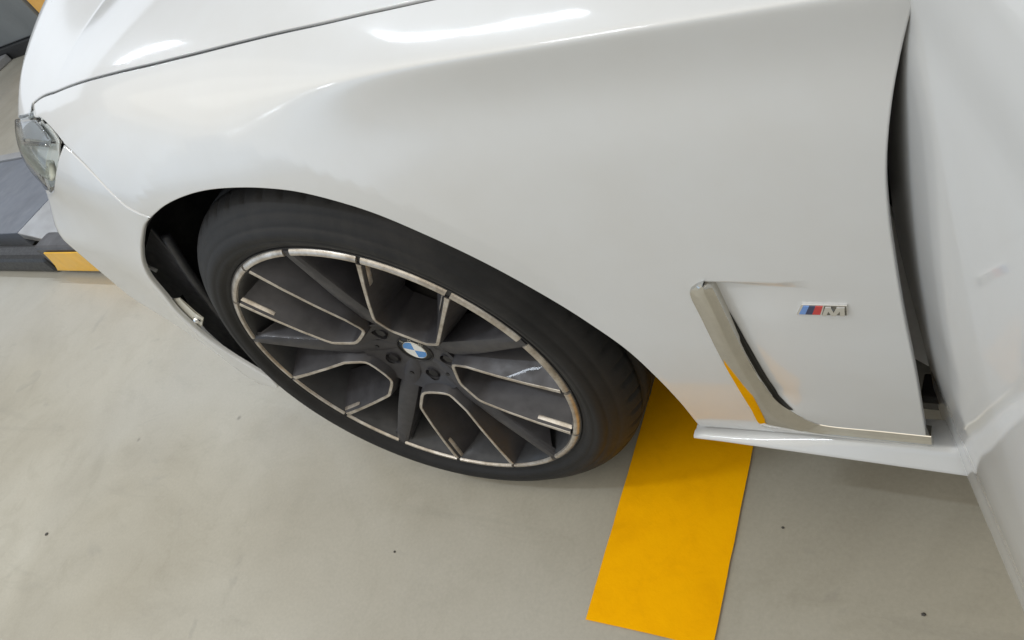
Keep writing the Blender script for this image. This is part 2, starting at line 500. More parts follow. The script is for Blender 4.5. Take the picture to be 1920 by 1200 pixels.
C = {
    'arch': [[-0.343, -0.0528], [-0.3693, -0.02], [-0.394, 0.0124], [-0.4085, 0.0448], [-0.4129, 0.0826], [-0.4076, 0.1249], [-0.3865, 0.1708], [-0.3711, 0.2142], [-0.3515, 0.2407], [-0.3128, 0.2737], [-0.2749, 0.2994], [-0.2398, 0.3199], [-0.2075, 0.3327], [-0.1516, 0.3504], [-0.1042, 0.3604], [-0.0519, 0.367], [0.013, 0.3685], [0.0692, 0.3654], [0.1181, 0.3585], [0.1646, 0.3439], [0.2048, 0.3253], [0.2522, 0.29], [0.2946, 0.2492], [0.3335, 0.2013], [0.3721, 0.1481], [0.3982, 0.1047], [0.4134, 0.0504], [0.4197, -0.004], [0.4171, -0.0819]],
    'fbot': [[0.4171, -0.0819], [0.5, -0.078], [0.6, -0.0665], [0.6685, -0.059]],
    'gap': [[0.6678, -0.0531], [0.6708, 0.0037], [0.6739, 0.0938], [0.6737, 0.169], [0.6744, 0.2325], [0.6758, 0.2863], [0.6781, 0.3195], [0.683, 0.3532], [0.6889, 0.3825], [0.6957, 0.4083], [0.7065, 0.4422]],
    'hoodgap': [[-0.541, 0.4733], [-0.5096, 0.4832], [-0.4233, 0.4958], [-0.1069, 0.5065], [0.0063, 0.5097], [0.0848, 0.5129], [0.1875, 0.5196], [0.2597, 0.5266], [0.3244, 0.5299]],
    'front': [[-0.541, 0.4733], [-0.5362, 0.4585], [-0.4939, 0.4555], [-0.4512, 0.4483], [-0.4152, 0.4379], [-0.3899, 0.428]],
    'seam': [[-0.3906, 0.4268], [-0.3526, 0.4149], [-0.3013, 0.3897], [-0.2738, 0.3685], [-0.2532, 0.3523], [-0.2283, 0.3434], [-0.2075, 0.3327]],
    'lampbot': [[-0.3906, 0.4268], [-0.4192, 0.4128], [-0.4562, 0.3932], [-0.5144, 0.3656]],
    'lamptop': [[-0.536, 0.4578], [-0.6127, 0.4473]],
    'b_L': [[0.5178, 0.2135], [0.5084, 0.2084], [0.5007, 0.198], [0.501, 0.1658], [0.5021, 0.0951], [0.5032, 0.0495], [0.5034, -0.0035], [0.5018, -0.0522], [0.5256, -0.0551], [0.5534, -0.0575], [0.5837, -0.0563], [0.6383, -0.0527], [0.6722, -0.05]],
    'b_M': [[0.5202, 0.2157], [0.5199, 0.2115], [0.5209, 0.2015], [0.5206, 0.1745], [0.5204, 0.1245], [0.522, 0.076], [0.5239, 0.0346], [0.5265, -0.0016], [0.5373, -0.0293], [0.5588, -0.0361], [0.5852, -0.0377], [0.6319, -0.0316], [0.674, -0.0319]],
    'b_R': [[0.5179, 0.21], [0.5224, 0.2087], [0.5243, 0.1965], [0.5252, 0.1709], [0.5266, 0.1241], [0.5285, 0.0847], [0.5308, 0.0463], [0.535, 0.0141], [0.545, -0.0085], [0.5604, -0.0289], [0.5775, -0.0366], [0.6259, -0.0335], [0.672, -0.0315]],
    'b_slitR': [[0.524, 0.1663], [0.5272, 0.1346], [0.5303, 0.0963], [0.5331, 0.0469], [0.5361, 0.0185], [0.5468, -0.0046]],
    'b_badge': [[0.5887, 0.1716], [0.5954, 0.1853], [0.6321, 0.1868], [0.6305, 0.1736]],
}

# ------------------------------------------------------------------ setting
def make_floor():
    bm = bmesh.new()
    vs = [bm.verts.new(p) for p in ((-40, -30, 0), (30, -30, 0), (30, 40, 0), (-40, 40, 0))]
    bm.faces.new(vs)
    o = bm_obj("floor", bm, M['floor'])
    tag(o, kind="structure")
make_floor()

def make_stripe():
    x0, y0, w, a = 0.2225, -0.1706, 0.189, 0.0733
    dx = np.array([math.cos(a), math.sin(a)]); dy = np.array([-math.sin(a), math.cos(a)])
    rng = random.Random(3)
    n = 260; L = 2.6; verts = []; faces = []
    l = r = 0.0
    for i in range(n + 1):
        s = L * i / n
        l = 0.75 * l + rng.uniform(-.00025, .00025); r = 0.75 * r + rng.uniform(-.0003, .0003)
        notch = 0.0007 * math.exp(-((s - 0.118) / 0.012) ** 2) - 0.0005 * math.exp(-((s - 0.15) / 0.02) ** 2)
        e = 0.0018 * math.sin(0.0 + 0) if i else 0.0
        for off in (l, w * 0.25, w * 0.5, w * 0.75, w + r - notch):
            wob = rng.uniform(-.0005, .0005) if i == 0 else 0
            p = np.array([x0, y0]) + dx * off + dy * (s + wob)
            verts.append((p[0], p[1], 0.004))
    for i in range(n):
        for k in range(4):
            a_ = i * 5 + k
            faces.append((a_, a_ + 1, a_ + 6, a_ + 5))
    o = mesh_from("floor_marking", verts, faces, M['tape'], None, False)
    tag(o, "broad yellow painted stripe on the concrete running under the white car", "floor stripe")
make_stripe()

def make_grit():
    rng = random.Random(5)
    spots = [((-1.2176, -0.3577), .0038, "small dark speck of grit on bare concrete at the far left"),
             ((0.6449, -0.0459), .0022, "small dark grit speck on the floor beside the open door"),
             ((-0.1742, -0.1573), .0019, "tiny dark speck of grit on the concrete left of the yellow stripe"),
             ((0.4596, 0.0282), .0017, "tiny speck of grit in the shade right of the yellow stripe")]
    for (x, y), r, lab in spots:
        bm = bmesh.new()
        bmesh.ops.create_icosphere(bm, subdivisions=2, radius=r)
        for v in bm.verts:
            k = 1 + rng.uniform(-.25, .25)
            v.co = Vector((v.co.x * k * 1.25, v.co.y * k, max(v.co.z * 0.45 * k, -r * .3)))
        o = bm_obj("grit_speck", bm, M['pebble'], None, True)
        o.location = (x, y, r * .3 + 0.0005)
        tag(o, lab, "grit", "grit specks on the floor")
make_grit()

# ------------------------------------------------------------------ car
car = empty("white_car", (0, 0, 0), "white car with its front door open, wheel on the concrete floor", "car")

fS, fN = S, N
# --- boundary curves on the body surface, (distance behind the wheel centre, girth)
arch_f = spline(C['arch'][12:], .006)          # fender part of the arch
arch_b = spline(C['arch'][:13], .006)          # bumper part of the arch
fbot = spline(C['fbot'], .006)
gap = spline(C['gap'] + [[.7135, .462], [.720, .495], [.724, .520]], .006)
hgap = spline(C['hoodgap'] + [[.45, .5255], [.60, .5275], [.724, .528]], .006)
front = spline(C['front'], .006)
seam = spline(C['seam'], .006)
lbot = spline(C['lampbot'] + [[-.60, .336], [-.68, .320], [-.735, .330]], .006)
ltop = spline([C['front'][1], C['lamptop'][1], [-.67, .4395], [-.735, .430]], .006)

hinge_grid = []
def body_grids(fine=True):
    g = [(grid(-1.0, .9, -.3, 1.3, .012, .012), .006)]
    return g
# rows that follow the shoulder crease
cx = np.arange(-.2, .76, .010); rows = []
for off in (-.016, -.010, -.006, -.0035, -.0015, 0, .0015, .0035, .006, .010, .016):
    rows.append(np.stack([cx, crease_z(cx) + off], 1))
crease_rows = np.concatenate(rows)
base = grid(-1.0, .9, -.3, 1.3, .012, .012)
far = np.abs(base[:, 1] - crease_z(base[:, 0])) > .021
base = base[far | (base[:, 0] < -.2)]
vent_zone = (base[:, 0] > .505) & (base[:, 0] < .60) & (base[:, 1] > -.045) & (base[:, 1] < .225)
base_f = base[~vent_zone]
vz = np.concatenate([np.arange(-.0445, .198, .005), np.arange(.198, .2245, .0022)])
vent_grid = np.concatenate([np.stack([vent_x(vz) + o, vz], 1) for o in (-.015, -.0105, -.0078, -.0066, -.0055, -.0045, -.0035, -.002, 0, .002, .0045, .008, .012, .017, .023, .030, .038, .047, .057)])
vent_grid = vent_grid[(vent_grid[:, 0] > .5055) & (vent_grid[:, 0] < .5985)]

P_f = polygon(arch_f, fbot, gap, hgap[::-1], front, seam)
fender = panel("fender", inset(P_f, .0015), fS, fN, M['paint'], car,
               [(crease_rows, .004), (vent_grid, .003), (base_f, .006)], depth=.010)

P_b = polygon(seam, arch_b[::-1], spline([C['arch'][0], [C['arch'][0][0] - .003, C['arch'][0][1] - .019], [C['arch'][0][0] - .027, C['arch'][0][1] - .035]], .006),
              np.array([[-.46, -.115], [-.60, -.13], [-.74, -.12], [-.80, -.06], [-.82, .05], [-.82, .25], [-.79, .33]]), lbot[::-1])
bumper = panel("front_bumper", inset(P_b, .0010), fS, fN, M['paint'], car, [(base, .006)], edge=.0028, depth=.008)

P_h = polygon(hgap, np.array([[.724, .60], [.724, .9], [.724, 1.25]]), spline([[.724, 1.25], [0, 1.25], [-.9, 1.25]], .05),
              spline([[-.9, 1.25], [-.97, 1.0], [-.95, .8], [-.90, .62], [-.82, .50], [-.735, .430]], .02), ltop[::-1], front[:2][::-1][:1], np.array([C['hoodgap'][0]]))
hood = panel("hood", inset(P_h, .0026), fS, fN, M['paint'], car, [(base, .006)], depth=.030)

# black strip added as the shade inside the fender-hood shut line
q = hgap; sx = S(q[:, 0], q[:, 1]) - N(q[:, 0], q[:, 1]) * .0062 + np.array([0, 0, ZW])
GAP_STRIP = sx
# --- headlamp
P_l = polygon(ltop, np.array([[-.738, .40], [-.738, .36]]), lbot[::-1], front[1:][::-1])
lamp = bpy.data.objects.new("headlamp", None); COL.objects.link(lamp); lamp.parent = car; lamp.empty_display_size = .05
def lens_S(x, v):
    q = S(x, v); n = N(x, v)
    c = np.clip(1 - ((np.asarray(x) + .57) / .18) ** 2, 0, 1) * np.clip(1 - ((np.asarray(v) - .40) / .075) ** 2, 0, 1)
    return q + n * (0.0015 + .007 * c)[..., None]
def num_N(f):
    def g(x, v, h=5e-4):
        a = f(x + h, v) - f(x - h, v); b = f(x, v + h) - f(x, v - h)
        n = np.cross(a, b); return n / np.linalg.norm(n, axis=-1, keepdims=True)
    return g
P_lens = P_l.copy()
rear = np.clip((P_lens[:, 0] + .56) / .17, 0, 1) * np.clip((P_lens[:, 0] + .80) * 10, 0, 1)
P_lens[:, 0] -= .036 * rear ** 1.2
lens = panel("lens", inset(P_lens, .0030), lens_S, num_N(lens_S), M['lens'], lamp, [(grid(-.8, -.35, .3, .5, .008, .008), .004)], depth=.006)
def bowl_S(x, v):
    c = np.clip(1 - ((np.asarray(x) + .57) / .20) ** 2, 0, 1) * np.clip(1 - ((np.asarray(v) - .40) / .085) ** 2, 0, 1)
    return S(x, v) - N(x, v) * (.010 + .030 * c)[..., None]
housing = panel("lamp_housing", inset(P_l, .0008), bowl_S, num_N(bowl_S), M['black'], lamp, [(grid(-.8, -.35, .3, .5, .008, .008), .004)], depth=.004)
# bright reflector bowl inside and light guides
def bowl2_S(x, v):
    c = np.clip(1 - ((np.asarray(x) + .57) / .20) ** 2, 0, 1) * np.clip(1 - ((np.asarray(v) - .40) / .085) ** 2, 0, 1)
    return S(x, v) - N(x, v) * (.005 + .014 * c)[..., None]
P_r = P_lens.copy(); P_r[:, 0] -= .016 * rear
P_r = inset(polygon(P_r), .006)
panel("reflector", P_r, bowl2_S, num_N(bowl2_S), M['reflector'], lamp, [(grid(-.8, -.43, .3, .5, .006, .006), .004)], depth=.003)

def tube(name, pts, rad, mat, parent, segs=10):
    P = np.array(pts, float); V = []; F = []
    T = np.gradient(P, axis=0); T /= np.linalg.norm(T, axis=1, keepdims=True)
    up = np.array([0.13, -.3, 1.0])
    for i in range(len(P)):
        a = np.cross(T[i], up); a /= np.linalg.norm(a); b = np.cross(a, T[i])
        r = rad if np.isscalar(rad) else rad[i]
        for k in range(segs):
            t = 2 * math.pi * k / segs
            V.append(P[i] + r * (math.cos(t) * a + math.sin(t) * b))
    n = len(P)
    for i in range(n - 1):
        for k in range(segs):
            F.append((i * segs + k, i * segs + (k + 1) % segs, (i + 1) * segs + (k + 1) % segs, (i + 1) * segs + k))
    F.append(tuple(range(segs))[::-1]); F.append(tuple((n - 1) * segs + k for k in range(segs)))
    return mesh_from(name, V, F, mat, parent, True)

tube("hood_gap_strip", GAP_STRIP, .0042, M['black'], car)

def lamp_path(pts, off, step=.006):
    q = spline(pts, step); return S(q[:, 0], q[:, 1]) - N(q[:, 0], q[:, 1]) * off + np.array([0, 0, ZW])
def sheen_S(x, v): return S(x, v) - N(x, v) * .0015
P_z = polygon(spline([[-.715, .428], [-.67, .434], [-.613, .441], [-.545, .450]], .006), spline([[-.545, .450], [-.50, .441], [-.462, .428]], .006), spline([[-.462, .428], [-.54, .424], [-.64, .414], [-.715, .402]], .006))
panel("lamp_sheen_panel", P_z, sheen_S, num_N(sheen_S), M['lens_sheen'], lamp, [(grid(-.75, -.43, .39, .46, .006, .006), .003)], edge=.0008, depth=.006)  # added panel, the upper lens's bluish-white reflection put into its colour
tube("light_guide", lamp_path([[-.690, .395], [-.60, .380], [-.555, .372], [-.525, .372]], .004), .0070, M['guide'], lamp)
tube("light_guide", lamp_path([[-.525, .372], [-.500, .383], [-.490, .398]], .004), .0060, M['guide'], lamp)
tube("lamp_trim_bar", lamp_path([[-.70, .398], [-.62, .409], [-.54, .418], [-.475, .422]], .004), .0035, M['satin'], lamp)

# --- dark inner body behind the panels (closes the shut lines, shades the floor under the car)
def inner_body():
    bm = bmesh.new()
    bm_box(bm, (-.74, .33, -.13 + ZW), (-.42, 1.75, .33 + ZW))     # nose, ahead of the wheel well
    bm_box(bm, (-.42, .33, .02 + ZW), (.42, 1.75, .38 + ZW))       # engine bay, between the wheel wells
    bm_box(bm, (.425, .115, -.135 + ZW), (4.1, 1.75, .36 + ZW))    # cabin floor and sills
    return bm_obj("underbody", bm, M['black'], car)
inner_body()
def backing():
    # offset copy of the skin, a few centimetres inside
    q = np.array([(x, v) for x in np.arange(-.72, .72, .03) for v in np.arange(.40, .72, .02)])
    nx = len(np.arange(-.72, .72, .03)); nv = len(np.arange(.40, .72, .02))
    X = S(q[:, 0], q[:, 1]) - N(q[:, 0], q[:, 1]) * .036 + np.array([0, 0, ZW])
    F = []
    for i in range(nx - 1):
        for j in range(nv - 1):
            if .0 < 1: F.append((i * nv + j, (i + 1) * nv + j, (i + 1) * nv + j + 1, i * nv + j + 1))
    return mesh_from("inner_panel", X, F, M['black'], car)
backing()

# --- sill
def sill():
    xs = np.concatenate([np.arange(.412, .70, .012), np.arange(.70, 2.4, .06)])
    top = np.interp(xs, [.4155, .50, .60, .6685, .80], [-.0854, -.0780, -.0665, -.0590, -.056])
    top = np.convolve(np.pad(top, 2, mode='edge'), np.ones(5) / 5, 'valid')
    k = np.clip((xs - .412) / .035, 0, 1)
    sec = []
    for x, t, kk in zip(xs, top, k):
        yo = .014; zb = -.0895 + .0015 * kk
        yi = .031
        zo = min(zb, t - .002)
        d = .030 * (.25 + .75 * kk)
        if x > .70:
            sh = .045 * float(_sm((x - .70) / .06)); yo += sh; yi += sh
        sec.append([(x, yi + .03, t - .006), (x, yi, t - .003), (x, yi - .004, t - .0035), (x, (yi + yo) / 2 - .001, (t + zo) / 2 + .0012), (x, yo + .0015, zo + .0018),
                    (x, yo, zo - .0005), (x, yo + .0012, zo - .0035), (x, yo + .012, zo - .012 * kk - .004), (x, yo + .05, zo - d)])
    V = [(a, b, c + ZW) for s in sec for a, b, c in s]; m = len(sec[0]); F = []
    for i in range(len(sec) - 1):
        for j in range(m - 1):
            F.append((i * m + j, (i + 1) * m + j, (i + 1) * m + j + 1, i * m + j + 1))
    F.append(tuple(range(m)))
    F = [f[::-1] for f in F]
    return mesh_from("sill", V, F, M['paint'], car)
sill()

# --- vent trim: satin hockey-stick blade, black slot behind it
def vent():
    t = bpy.data.objects.new("side_vent", None); COL.objects.link(t); t.parent = car; t.empty_display_size = .05
    # dense stations with matching parameter
    def dense(c, k=6):
        c = np.array(c, float); out = []
        n = len(c)
        for i in range(n - 1):
            p0 = c[i - 1] if i else 2 * c[0] - c[1]; p3 = c[i + 2] if i + 2 < n else 2 * c[-1] - c[-2]
            for j in range(k):
                s = j / k
                out.append(.5 * ((2 * c[i]) + (-p0 + c[i + 1]) * s + (2 * p0 - 5 * c[i] + 4 * c[i + 1] - p3) * s * s + (-p0 + 3 * c[i] - 3 * c[i + 1] + p3) * s ** 3))
        out.append(c[-1]); return np.array(out)
    Ld, Rd = dense(C['b_L']), dense(C['b_R'])
    f = np.interp(np.linspace(0, 1, len(Ld)), [0, .25, .6, .75, 1], [.28, .28, .30, .55, .55])[:, None]
    Md = Ld * f + Rd * (1 - f)
    def pos(q, off):
        x, v = q[:, 0], q[:, 1]
        P = np.stack([x, side_y(x, v) - off, v], 1); return P + np.array([0, 0, ZW])
    mid = (Ld * .55 + Md * .45)
    rows = [pos(Ld, -.004), pos(Ld, .0026), pos(Ld * .94 + Md * .06, .0042), pos(mid, .0060), pos(Md * .94 + Ld * .06, .0060), pos(Md, .0055), pos(Rd * .94 + Md * .06, .0008), pos(Rd, -.0002), pos(Rd - np.array([.001, 0]), -.012)]
    n = len(Ld); V = np.concatenate(rows); F = []
    for r in range(len(rows) - 1):
        for i in range(n - 1):
            F.append((r * n + i, r * n + i + 1, (r + 1) * n + i + 1, (r + 1) * n + i))
    F.append(tuple(r * n + n - 1 for r in range(len(rows))))
    me_o = mesh_from("vent_blade", V, F, M['satin'], t)
    me_o.data.set_sharp_from_angle(angle=math.radians(28))
    # slot: narrow dark channel along the blade's rear edge, on the floor of the hollow
    sl = np.array(C['b_slitR']); zs = np.linspace(sl[0, 1] + .016, sl[-1, 1], 40)
    xr = np.where(zs > sl[0, 1], sl[0, 0] - (zs - sl[0, 1]) * .08, np.interp(zs, sl[::-1, 1], sl[::-1, 0])) + .0006
    xl = vent_x(zs) - .0105
    V = []; F = []; cols = 4
    for z, l, r in zip(zs, xl, xr):
        top = .55 + .45 * float(_sm((sl[0, 1] + .016 - z) / .012))
        r = l + (r - l) * top
        for j in range(cols):
            x = l + (r - l) * j / (cols - 1)
            ref = max(float(recess(vent_x(z) - .001, z)), float(recess(x, z)))
            V.append((x, float(side_y(x, z)) + (ref if x > vent_x(z) - .008 else ref) - .0009, z + ZW))
    for i in range(len(zs) - 1):
        for j in range(cols - 1): F.append((i * cols + j, i * cols + j + 1, (i + 1) * cols + j + 1, (i + 1) * cols + j))
    mesh_from("vent_slot", V, F, M['black'], t, False)
vent()

# --- M badge on the fender
def badge():
    t = bpy.data.objects.new("badge", None); COL.objects.link(t); t.parent = car; t.empty_display_size = .03
    B = np.array(C['b_badge'])           # bl, tl, tr, br in (x,z)
    def uv(u, w):                        # bilinear inside the badge outline
        p = (1 - u) * (1 - w) * B[0] + (1 - u) * w * B[1] + u * w * B[2] + u * (1 - w) * B[3]
        return p
    def poly3(pts, off):
        out = []
        for u, w in pts:
            q = uv(u, w); y = float(side_y(q[0], q[1]) + recess(q[0], q[1]))
            out.append((q[0], y - off, q[1] + ZW))
        return out
    prism("badge_base", poly3([(0, 0), (0, 1), (1, 1), (1, 0)], -.001), (0, -.0028, 0), M['chrome'], t, .0004)
    s = 0.055
    for nm, u0, u1, mat in (("light_blue_stripe", .045, .175, 'lightblue'), ("dark_blue_stripe", .175, .315, 'darkblue'), ("red_stripe", .315, .475, 'red')):
        prism(nm, poly3([(u0, .10), (u0 + .012, .88), (u1 + .012, .88), (u1, .10)], .0016), (0, -.0007, 0), mat and M[mat], t)
    # chrome letter M as a raised block with a V notch, dark field around it
    prism("letter_field", poly3([(.505, .06), (.517, .94), (.985, .94), (.985, .06)], .0016), (0, -.0005, 0), M['badge_field'], t)
    mp = [(.515, .10), (.545, .90), (.665, .90), (.735, .42), (.785, .90), (.955, .90), (.955, .10), (.865, .10), (.86, .55), (.775, .10), (.70, .10), (.625, .55), (.60, .10)]
    prism("letter_m", poly3(mp, .0018), (0, -.0016, 0), M['chrome'], t)
badge()

# --- wheel-well liner
def liner():
    t = bpy.data.objects.new("wheel_arch_liner", None); COL.objects.link(t); t.parent = car; t.empty_display_size = .05
    A = np.concatenate([spline(C['arch'], .010), ]); A3 = S(A[:, 0], A[:, 1]); nA = N(A[:, 0], A[:, 1])
    rad = A3[:, [0, 2]] - np.array([.010, 0]); rad /= np.linalg.norm(rad, axis=1, keepdims=True)
    ang = np.degrees(np.arctan2(rad[:, 1], rad[:, 0])) % 360
    V = []; F = []
    prof = [(.0045, .0035), (.020, .0040), (.034, .006), (.042, .012), (.058, .013), (.066, .006), (.085, .008), (.13, .014), (.145, .008), (.20, .012), (.26, .016), (.31, .016)]
    for i in range(len(A)):
        fr = float(_sm((ang[i] - 132) / 22))
        for y, g in prof:
            g = g + .085 * fr
            if y > .07: g = g + .004 * math.sin(math.radians(ang[i]) * 9)
            V.append((A3[i, 0] + rad[i, 0] * g, max(A3[i, 1], -.002) + y + .045 * fr * max(0, 1 - y / .12), A3[i, 2] + rad[i, 1] * g + ZW))
    m = len(prof)
    for i in range(len(A) - 1):
        for j in range(m - 1):
            F.append((i * m + j, i * m + j + 1, (i + 1) * m + j + 1, (i + 1) * m + j))
    mesh_from("liner_shell", V, F, M['liner'], t)
    a0, a1 = math.radians(-12), math.radians(192)
    # inner wall of the well
    q = [(.40 * math.cos(a) + .008, .312, .40 * math.sin(a) + ZW) for a in np.linspace(a0, a1, 40)]
    prism("liner_wall", q, (0, .01, 0), M['liner'], t)
    # front closing flap with a ridge, its lower end leaves a gap by the bumper
    flap = [(-.3245, .2793), (-.3408, .2206), (-.3813, .1361), (-.4209, .0248), (-.4566, -.1225), (-.4782, -.115), (-.5062, -.087), (-.4983, .0212), (-.4839, .0507), (-.4364, .1271), (-.4809, .1079), (-.4983, .1188), (-.4739, .1746), (-.428, .221)]
    prism("liner_flap", [(x, .034, z + ZW) for x, z in flap], (0, .005, 0), M['flap'], t, .0015)
    tube("liner_ridge", spline([(-.312, .038, .262 + ZW), (-.355, .036, .175 + ZW), (-.395, .036, .075 + ZW), (-.418, .038, -.02 + ZW)], .02), .0075, M['flap'], t)
    gap_patch = [(-.4149, .1481), (-.3813, .1524), (-.3847, .1136), (-.3787, .0999), (-.4113, .0771), (-.4523, .0555), (-.4454, .098)]
    prism("lit_gap_patch", [(x, .0040, z + ZW) for x, z in gap_patch], (0, .003, 0), M['lit_gap'], t, .001)  # beige patch added for the lit floor glimpsed through the gap
    bm = bmesh.new(); bmesh.ops.create_uvsphere(bm, u_segments=14, v_segments=10, radius=.0065)
    o = bm_obj("liner_bolt", bm, M['chrome'], t, True); o.location = (-.3942, .002, .0997 + ZW)
    tube("liner_clip", [(-.4276, .026, .2057 + ZW), (-.415, .026, .1941 + ZW)], .0030, M['white'], t)
liner()

# ------------------------------------------------------------------ wheel
ST = 0.0612
wheel = bpy.data.objects.new("wheel", None); COL.objects.link(wheel); wheel.parent = car
wheel.location = (0, 0, ZW); wheel.rotation_euler = (0, 0, ST); wheel.empty_display_size = .1
TH0 = math.radians(90.33)
def wpos(r, a, d): return (r * math.cos(a), d, r * math.sin(a))
def wmesh(name, V, F, mat, smooth=True, sharp=None):
    o = mesh_from(name, V, F, mat, wheel, smooth)
    bm = bmesh.new(); bm.from_mesh(o.data); bmesh.ops.recalc_face_normals(bm, faces=bm.faces[:]); bm.to_mesh(o.data); bm.free()
    if sharp: o.data.set_sharp_from_angle(angle=math.radians(sharp))
    return o

def tyre():
    prof = [(.2600, .016), (.2660, .009), (.2695, .0040), (.2730, .0032), (.2755, .0024), (.2775, -.0006), (.2810, -.0022), (.2850, -.0034), (.2868, -.0026), (.2890, -.0038), (.2950, -.0034), (.3000, -.0012),
            (.3030, .0012), (.3040, .0032), (.3060, .0034), (.3110, .0068), (.3165, .0108), (.3180, .0132), (.3198, .0136), (.3240, .0172), (.3285, .0218), (.3325, .0275), (.3360, .0345), (.3385, .0420),
            (.3395, .048), (.3330, .0485), (.3330, .0570), (.3402, .0575), (.3408, .085), (.3340, .0855), (.3340, .0965), (.3410, .097), (.3410, .132), (.3340, .1325), (.3340, .1435), (.3408, .144),
            (.3402, .172), (.3330, .1725), (.3330, .181), (.3397, .1815), (.3378, .200), (.3330, .214), (.3250, .226), (.3120, .236), (.2960, .240), (.2750, .232), (.2620, .215)]
    segs = 420; V, F = revolve(prof, segs, wpos)
    n = len(prof); V = [list(v) for v in V]
    tt = [0, 100, 150, 168, 186, 214, 252, 275, 300, 360]; dd = [0, 0, 0, -.002, -.006, -.0085, -.0062, -.0022, 0, 0]
    for i in range(segs):
        a = 2 * math.pi * i / segs; sh = float(_lut(math.degrees(a), tt, dd))
        for k, (r, d) in enumerate(prof):
            v = V[i * n + k]
            if i % 7 == 0 and (21 <= k <= 23 or 40 <= k <= 42):     # sipes across the shoulder
                f = (r - .0030) / r; v[0] *= f; v[2] *= f
            if v[2] < 0:                                            # loaded side reaches the floor
                v[2] *= 1 + .0165 * (v[2] / r) ** 2 * min(1, max(0, (r - .27) / .05))
            v[2] = max(v[2], -.3445)
            if r > .262: v[1] += sh * min(1, (r - .262) / .025) * (1 if d < .05 else 0)
    wmesh("tyre", V, F, M['rubber'])
tyre()

def rim():
    prof = [(.2675, .012), (.2682, .006), (.2675, .0035), (.2655, .0036), (.2640, .0040), (.2560, .0034), (.2535, .006), (.2500, .016), (.2420, .040), (.2360, .075), (.2330, .12), (.2340, .17), (.2440, .20), (.2600, .215)]
    V, F = revolve(prof, 180, wpos); wmesh("rim_barrel", V, F, M['barrel'], True, 35)
    gaps = []
    for k in range(5):
        c = TH0 + k * 2 * math.pi / 5
        gaps += [(c, .0062), (c + math.radians(23.57), .0030), (c - math.radians(23.57), .0030)]
    gaps.sort(key=lambda g: g[0] % (2 * math.pi))
    gaps = [(g[0] % (2 * math.pi), g[1]) for g in gaps]
    prof = [(.2664, .0060), (.2660, .0038), (.2646, .0016), (.2622, .0000), (.2596, -.0008), (.2574, .0000), (.2564, .0026), (.2560, .0060)]
    for i in range(15):
        g0 = gaps[i]; g1 = gaps[(i + 1) % 15]
        a0 = g0[0] + g0[1] / .26; a1 = g1[0] - g1[1] / .26
        if a1 < a0: a1 += 2 * math.pi
        V, F = revolve(prof, 22, wpos, a0, a1, False)
        n = len(prof); F += [tuple(range(n)), tuple(len(V) - n + k for k in range(n))]
        wmesh("rim_edge_segment", V, F, M['machined'], True, 40)
rim()

def depth_dark(r): return float(np.interp(r, [.02, .03, .06, .10, .16, .2535, .268], [.047, .0455, .037, .0245, .0145, .0020, .0015]))
def dark_spoke(c):
    rs = [.024, .032, .045, .06, .08, .10, .13, .16, .19, .22, .245, .256, .2645]
    hw = np.interp(rs, [.02, .06, .10, .16, .256, .2645], [.0085, .0130, .0152, .0140, .0098, .0074])
    V = []; F = []
    for r, w in zip(rs, hw):
        d = depth_dark(r); dd = .045 if r < .245 else .006
        for t, e in ((-w - .0050, d + dd), (-w - .0018, d + .006), (-w, d + .0022), (-w * .55, d), (w * .55, d), (w, d + .0022), (w + .0018, d + .006), (w + .0050, d + dd)):
            V.append((r * math.cos(c) - t * math.sin(c), e, r * math.sin(c) + t * math.cos(c)))
    m = 8
    for i in range(len(rs) - 1):
        for j in range(m - 1): F.append((i * m + j, i * m + j + 1, (i + 1) * m + j + 1, (i + 1) * m + j))
    F.append(tuple(range(m))); F.append(tuple((len(rs) - 1) * m + j for j in range(m)))
    wmesh("spoke", V, F, M['alloy'], True, 24)
    # small round dimple near the hub
    bm = bmesh.new(); bmesh.ops.create_cone(bm, segments=20, radius1=.0036, radius2=.0036, depth=.0012, cap_ends=True)
    o = bm_obj("spoke_dimple", bm, M['black'], wheel, False)
    r = .060; o.location = wpos(r, c, depth_dark(r) - .0002)
    o.rotation_euler = (math.pi / 2, 0, 0)

